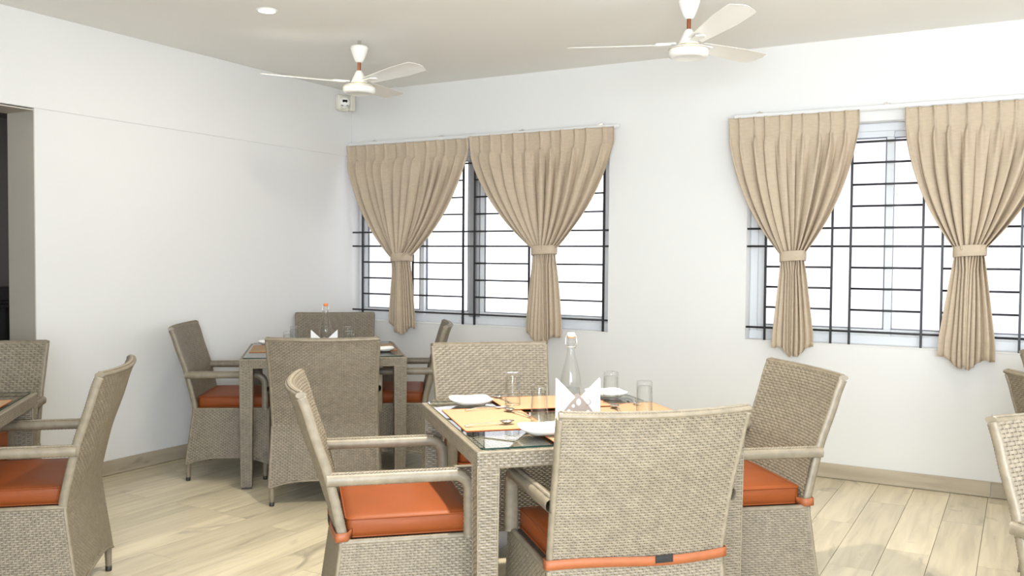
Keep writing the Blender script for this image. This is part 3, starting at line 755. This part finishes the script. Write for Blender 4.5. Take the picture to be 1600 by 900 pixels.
def spoon(T, u, v, d, label, kind='spoon', z=MT, L=.185):
    """lies on the table: bowl or tines towards +x"""
    o = thing(kind, label, kind, on(T, u, v, z), rz(T, d), 'steel cutlery on the tables')
    xs_ = np.linspace(-L/2, L/2-.052, 16); t = (xs_+L/2)/(L-.052)
    wd = .0048-.0026*np.sin(PI*np.clip(t, 0, 1))+.0012*(t < .2); zc = .0032+.0055*np.sin(PI*np.clip(t, 0, 1))**1.4
    mb = MB(); P = []
    for x, w, zz in zip(xs_, wd, zc): P.append([(x, -w, zz), (x, 0, zz+.0016), (x, w, zz), (x, 0, zz-.0012)])
    mb.grid(np.array(P), wrap_u=True); mb.obj('handle', M['steel'], o)
    mb = MB(); x0 = L/2-.054
    if kind == 'spoon':
        rows = []
        for k in np.linspace(.03, 1, 6):
            a = np.linspace(0, 2*PI, 24, endpoint=False)
            rows.append(np.stack([x0+.027+k*.0275*np.cos(a)*(1), k*.0185*np.sin(a)*(1-.14*np.cos(a)), 0*a+.0012+.0105*k*k], 1))
        for k in np.linspace(1, .03, 5):
            rows.append(np.stack([x0+.027+k*.0272*np.cos(a), k*.0182*np.sin(a)*(1-.14*np.cos(a)), 0*a+.0002+.0105*k*k], 1))
        mb.grid(np.array(rows), wrap_u=True); mb.obj('bowl', M['steel'], o)
    else:
        mb.box(x0, x0+.020, -.0105, .0105, .0035, .0052, bev=.0008)
        for y in (-.0086, -.0029, .0029, .0086): mb.tube([(x0+.019, y, .0044), (x0+.036, y, .0040), (x0+.054, y*.92, .0065)], .0014, .0010, n=6)
        mb.obj('tines', M['steel'], o)
    return o
spoon(T1, -.345, -.118, 8, 'steel spoon lying along the front edge of the left placemat')
spoon(T1, -.190, .075, 105, 'steel spoon with its round bowl pointing away, left of the near tumbler')
spoon(T1, -.275, .208, 12, 'steel fork beside the far left white plate', 'fork')
spoon(T1, -.165, .385, 95, 'steel spoon behind the far left tumbler, mostly hidden by it', z=MT)
spoon(T1, .345, .245, -100, 'steel fork by the right tumbler, handle towards the far corner', 'fork')
spoon(T1, .205, .060, 80, 'steel spoon tip just above the pale chair back, right of the napkins')
spoon(T1, -.115, -.425, 0, 'steel knife-thin fork handle beside the nearest plate', 'fork', z=MT)

def bottle(T, u, v, label, hh, stopper):
    o = thing('water_bottle', label, 'bottle', on(T, u, v, TT), rz(T, -20), 'swing top glass bottles')
    k = hh/.31
    prof = [(0.0004, .002), (.030, .001), (.0365, .005), (.038, .014), (.0385, .06), (.0385, .115), (.0365, .140), (.030, .172), (.022, .203), (.0158, .228), (.0135, .245), (.0130, .268), (.0162, .270), (.0162, .276), (.0135, .279), (.0135, .288), (.0120, .289)]
    mb = MB(); mb.lathe([(r, z*k) for r, z in prof], 32); mb.obj('bottle_glass', M['glass'], o)
    mb = MB(); mb.lathe([(.0004, .006), (.034, .006), (.0355, .014), (.0358, .10), (.0004, .10)], 24); mb.obj('water', M['water'], o)
    mb = MB(); mb.lathe([(.0004, .310*k), (.012, .309*k), (.0145, .304*k), (.0145, .297*k), (.012, .294*k), (.0004, .294*k)], 20); st = mb.obj('stopper', stopper, o)
    mb = MB(); mb.lathe([(.010, .289*k), (.0135, .290*k), (.0135, .294*k), (.010, .2945*k)], 20); mb.obj('rubber_seal', M['orange_rubber'], st)
    mb = MB()
    for sx in (-1, 1):
        mb.tube([(sx*.0155, 0, .300*k), (sx*.020, -.004, .292*k), (sx*.021, -.010, .262*k), (sx*.0165, -.004, .250*k), (sx*.0145, 0, .256*k)], .0012, n=6, up=(0, 1, .01))
    mb.tube([(-.021, -.010, .262*k), (-.012, -.021, .258*k), (.012, -.021, .258*k), (.021, -.010, .262*k)], .0012, n=6)
    a = np.linspace(0, 2*PI, 25); mb.tube(np.stack([.0145*np.cos(a), .0145*np.sin(a), 0*a+.256*k], 1), .0011, n=6, caps=False)
    mb.obj('wire_bail', M['steel'], o)
    return o
bottle(T1, .008, .045, 'clear swing top water bottle with white stopper on the near table', .31, M['ceramic'])
bottle(T2, .010, -.070, 'clear swing top water bottle with reddish stopper on the corner table', .295, M['orange_rubber'])

def dome_curve(holes):
    """flat plate with a peaked arch outline and round holes, made from a filled 2D curve"""
    cu_ = bpy.data.curves.new('dome', 'CURVE'); cu_.dimensions = '2D'; cu_.fill_mode = 'BOTH'; cu_.extrude = .0009
    def spl(pts):
        s = cu_.splines.new('POLY'); s.points.add(len(pts)-1); s.use_cyclic_u = True
        for p, (x, y) in zip(s.points, pts): p.co = (x, y, 0, 1)
    out = [(-.075, .0)]+[(x, .090*(1-abs(x/.075)**1.22)) for x in np.linspace(-.072, 0, 12)]
    out += [(-x, y) for x, y in out[::-1][1:]]
    spl(out)
    for hx, hy, ra, rb2 in holes:
        spl([(hx+ra*math.cos(a), hy+rb2*math.sin(a)) for a in np.linspace(0, 2*PI, 20, endpoint=False)])
    ob = bpy.data.objects.new('dome_tmp', cu_); col.objects.link(ob)
    dg = bpy.context.evaluated_depsgraph_get(); me = bpy.data.meshes.new_from_object(ob.evaluated_get(dg)); me.name = 'holder_plate'
    bpy.data.objects.remove(ob); bpy.data.curves.remove(cu_)
    me.materials.clear(); me.materials.append(M['satin']); return me
plate_me = dome_curve([(.001, .064, .0085, .0125), (-.018, .050, .0060, .0065), (-.034, .030, .0070, .0075), (.036, .028, .0070, .0075), (-.010, .022, .006, .006), (.014, .020, .006, .006)])
def napkins(T, u, v, d, label, h=.15):
    """metal holder with two arched plates; folded napkins stand between them"""
    o = thing('napkin_holder', label, 'napkin holder', on(T, u, v, TT), rz(T, d), 'metal napkin holders')
    for sy in (-1, 1):
        p = bpy.data.objects.new('holder_plate', plate_me); p.location = (0, sy*.020, .003); p.rotation_euler = (PI/2, 0, 0); link(p, o)
    mb = MB(); mb.box(-.072, .072, -.024, .024, 0, .004, bev=.001); mb.obj('holder_base', M['satin'], o)
    mb = MB(); a = np.linspace(-2.4, 2.2, 22)      # small wire curl on the front plate
    mb.tube(np.stack([.034+.010*np.cos(a), 0*a-.0225, .068+.010*np.sin(a)], 1), .0016, n=6, up=(0, 1, 0)); mb.obj('wire_curl', M['satin'], o)
    n = thing('napkin_stack', label.replace('metal napkin holder', 'white paper napkins').replace('holding white napkins', 'folded to two points'), 'napkins', on(T, u, v, TT+.004), rz(T, d), 'folded paper napkins in holders')
    for k in range(6):
        y = -.0145+k*.0056; sx = -1 if k % 2 == 0 else 1
        dx = rnd.uniform(-.003, .003); dz = rnd.uniform(-.004, .004)
        tri = [(sx*(.080+dx), .0), (sx*(.080+dx), h-.004+dz), (-sx*.066, .0)]
        mb = MB()
        for q, yy in enumerate((y, y+.0022)):
            t_ = [(x, yy, z) for x, z in tri]
            vv = t_+[(x, yy+.0017, z) for x, z in tri]
            mb.add(vv, [(0, 1, 2), (5, 4, 3), (0, 3, 4, 1), (1, 4, 5, 2), (2, 5, 3, 0)], 0, False)
        mb.obj('napkin', M['paper'], n)
    return o
napkins(T1, 0, -.060, -15, 'metal napkin holder with round holes holding white napkins on the near table')
napkins(T2, .0, -.200, -6, 'metal napkin holder hidden by the dark chair, holding white napkins on the corner table', .135)

# ------------------------------------------------------------------ ceiling fans, downlight, smoke detector camera
def make_fan(x, y, ang0, R, label):
    o = thing('ceiling_fan', label, 'ceiling fan', (x, y, 2.70), 0, 'white ceiling fans'); o.scale = (1, 1, .955)
    mb = MB(); mb.box(-.012, .012, -.004, .004, -.035, 0); mb.tube([(0, 0, -.028), (.007, 0, -.034), (.007, 0, -.046), (0, 0, -.052)], .0035, n=6, up=(0, 1, 0)); mb.obj('hook', M['steel'], o)
    mb = MB(); mb.lathe([(.0004, -.034), (.046, -.036), (.055, -.044), (.055, -.056), (.046, -.086), (.030, -.125), (.022, -.142), (.0004, -.143)], 28); mb.obj('canopy', M['fan'], o)
    mb = MB(); mb.lathe([(.0105, -.135), (.0105, -.215)], 14); mb.obj('down_rod', M['rod'], o)
    mb = MB(); mb.lathe([(.0004, -.196), (.017, -.197), (.024, -.210), (.040, -.245), (.052, -.272), (.056, -.282), (.058, -.285), (.062, -.288), (.085, -.292), (.097, -.298), (.101, -.306), (.101, -.330), (.095, -.342), (.078, -.349), (.074, -.347), (.0004, -.349)], 36)
    mt = mb.obj('motor_housing', M['fan'], o)
    mb = MB(); mb.lathe([(.0575, -.281), (.0595, -.283), (.0575, -.286)], 36); mb.lathe([(.1005, -.303), (.1022, -.305), (.1005, -.307)], 36); mb.obj('gold_ring', M['brass'], mt)
    for k in range(3):
        th = math.radians(ang0+120*k); c, s_ = math.cos(th), math.sin(th)
        N = 22; xs_ = np.linspace(.085, R, N); P = []
        def place(px, py, pz): return (px*c-py*s_, px*s_+py*c, pz)
        top = []; bot = []
        for xx in xs_:
            t = (xx-.085)/(R-.085); w = .038+.030*min(1, t*1.6)
            if t > .93: w *= math.sqrt(max(.12, 1-((t-.93)/.07)**2*.88))
            pitch = -math.radians(16-4*t)
            row = []
            for q in np.linspace(-1, 1, 6):
                py = q*w+.006*t; camber = .004*(1-q*q); row.append(place(xx, py*math.cos(pitch), -.270+.020*t+py*math.sin(pitch)+camber))
            top.append(row); bot.append([(a, b2, zz-.0022) for a, b2, zz in row])
        mb = MB(); mb.grid(np.array(top)); mb.grid(np.array(bot)[:, ::-1])
        e = np.array([r[0] for r in top]+list(top[-1])+[r[-1] for r in top[::-1]]+list(top[0][::-1])); e2 = e-np.array([0, 0, .0022])
        mb.grid(np.stack([e, e2], 0))
        bl = mb.obj('blade', M['fan'], o)
        mb = MB(); pl = [place(px, py, pz) for pz in (-.2735, -.266) for px, py in ((.06, -.020), (.16, -.030), (.175, 0), (.16, .030), (.06, .020))]
        mb.add(pl, [(4, 3, 2, 1, 0), (5, 6, 7, 8, 9)]+[(i, (i+1) % 5, 5+(i+1) % 5, 5+i) for i in range(5)], 0, False); mb.obj('blade_bracket', M['fan'], bl)
    return o
fan_a = make_fan(1.195, -1.355, 224.4, .60, 'white three blade ceiling fan near the room corner, farther of the two')
fan_b = make_fan(3.335, -1.37, 191.0, .63, 'white three blade ceiling fan cut by the top edge, nearer of the two')

dl = thing('ceiling_light', 'small round lit downlight set in the ceiling at upper left', 'ceiling light', (1.189, -2.137, 2.70))
mb = MB(); mb.lathe([(.044, -.001), (.046, -.007), (.056, -.005), (.058, 0.0)], 28); mb.obj('trim_ring', M['fan'], dl)
mb = MB(); mb.lathe([(.0004, -.003), (.0445, -.003), (.0445, -.0005)], 28); mb.obj('diffuser', M['lamp'], dl)
l = bpy.data.lights.new('downlight_or_fill', 'AREA'); l.shape = 'DISK'; l.size = .09; l.energy = 4; l.color = (1.0, .92, .76)
lo = bpy.data.objects.new('downlight_or_fill', l); lo.location = (0, 0, -.012); link(lo, dl)

cd = thing('security_camera', 'small cream dome camera on a box in the upper room corner below the fan', 'security camera', (.0, -.12, 2.60))
mb = MB(); mb.box(0, .045, -.085, .045, -.075, .055, bev=.012); mb.obj('mounting_box', M['camera_white'], cd)
mb = MB(); mb.box(.0, .06, .045, .10, -.065, .06, bev=.006); mb.obj('junction_box', M['camera_white'], cd)
def facing(mb, c, n):      # turn a z-up piece so that its axis points along n
    n = np.array(n, float); n /= np.linalg.norm(n); xa = np.cross((0, 0, 1), n); xa /= np.linalg.norm(xa); q = np.stack([xa, np.cross(n, xa), n], 1)
    for i in range(len(mb.v)): mb.v[i] = mb.v[i] @ q.T+np.array(c)
nn = (.75, -.6, -.28)
mb = MB(); mb.lathe([(.046, 0), (.045, .018), (.036, .034), (.02, .042), (.0004, .044)], 24); facing(mb, (.048, -.03, -.01), nn); dm = mb.obj('camera_dome', M['fan'], cd)
mb = MB(); mb.box(-.020, .020, .004, .028, .030, .043, bev=.003)
q_n = nn; facing(mb, (.048, -.03, -.01), nn); mb.obj('lens', M['camera_dark'], dm)
mb = MB(); mb.box(-.028, .028, -.024, -.013, .026, .041, bev=.002); facing(mb, (.048, -.03, -.01), nn); mb.obj('sensor_strip', M['camera_grey'], dm)

hl = bpy.data.lights.new('hall_fill', 'AREA'); hl.shape = 'DISK'; hl.size = .3; hl.energy = 6; hl.color = (1.0, .9, .78)  # unseen light added so the hall is not black
ho = bpy.data.objects.new('hall_fill', hl); ho.location = (-1.6, -3.2, 2.47); col.objects.link(ho)
# rack in the dim hall, seen through the doorway
rk = thing('storage_rack', 'black rack of dark goods seen through the doorway at the left edge', 'rack', (-1.45, -2.30, 0))
mb = MB()
for sx in (-.2, .2):
    for sy in (-.42, .42): mb.box(sx-.015, sx+.015, sy-.015, sy+.015, 0, 1.02)
mb.obj('rack_frame', M['rack'], rk)
for z in (.1, .4, .7, .98):
    mb = MB(); mb.box(-.22, .22, -.44, .44, z, z+.02, bev=.003); mb.obj('shelf', M['rack'], rk)
mb = MB(); mb.box(-.215, -.20, -.42, .42, .1, 1.0); mb.obj('back_panel', M['rack'], rk)
bx = MB(); bx.box(-.10, .10, -.10, .10, 0, .10, bev=.01); o = bx.obj('storage_box', M['rack']); o.location = (-1.40, -2.10, 1.02); tag(o, 'small black box on top of the dark rack in the doorway', 'box')
bx = MB(); bx.box(-.10, .12, -.02, .02, 0, .21, bev=.004); o = bx.obj('folder', pmat('pale_grey_board', (.5, .47, .5), .7, var=.05)); o.location = (-1.33, -1.98, .72); tag(o, 'pale folder standing on the dark rack in the doorway', 'folder')
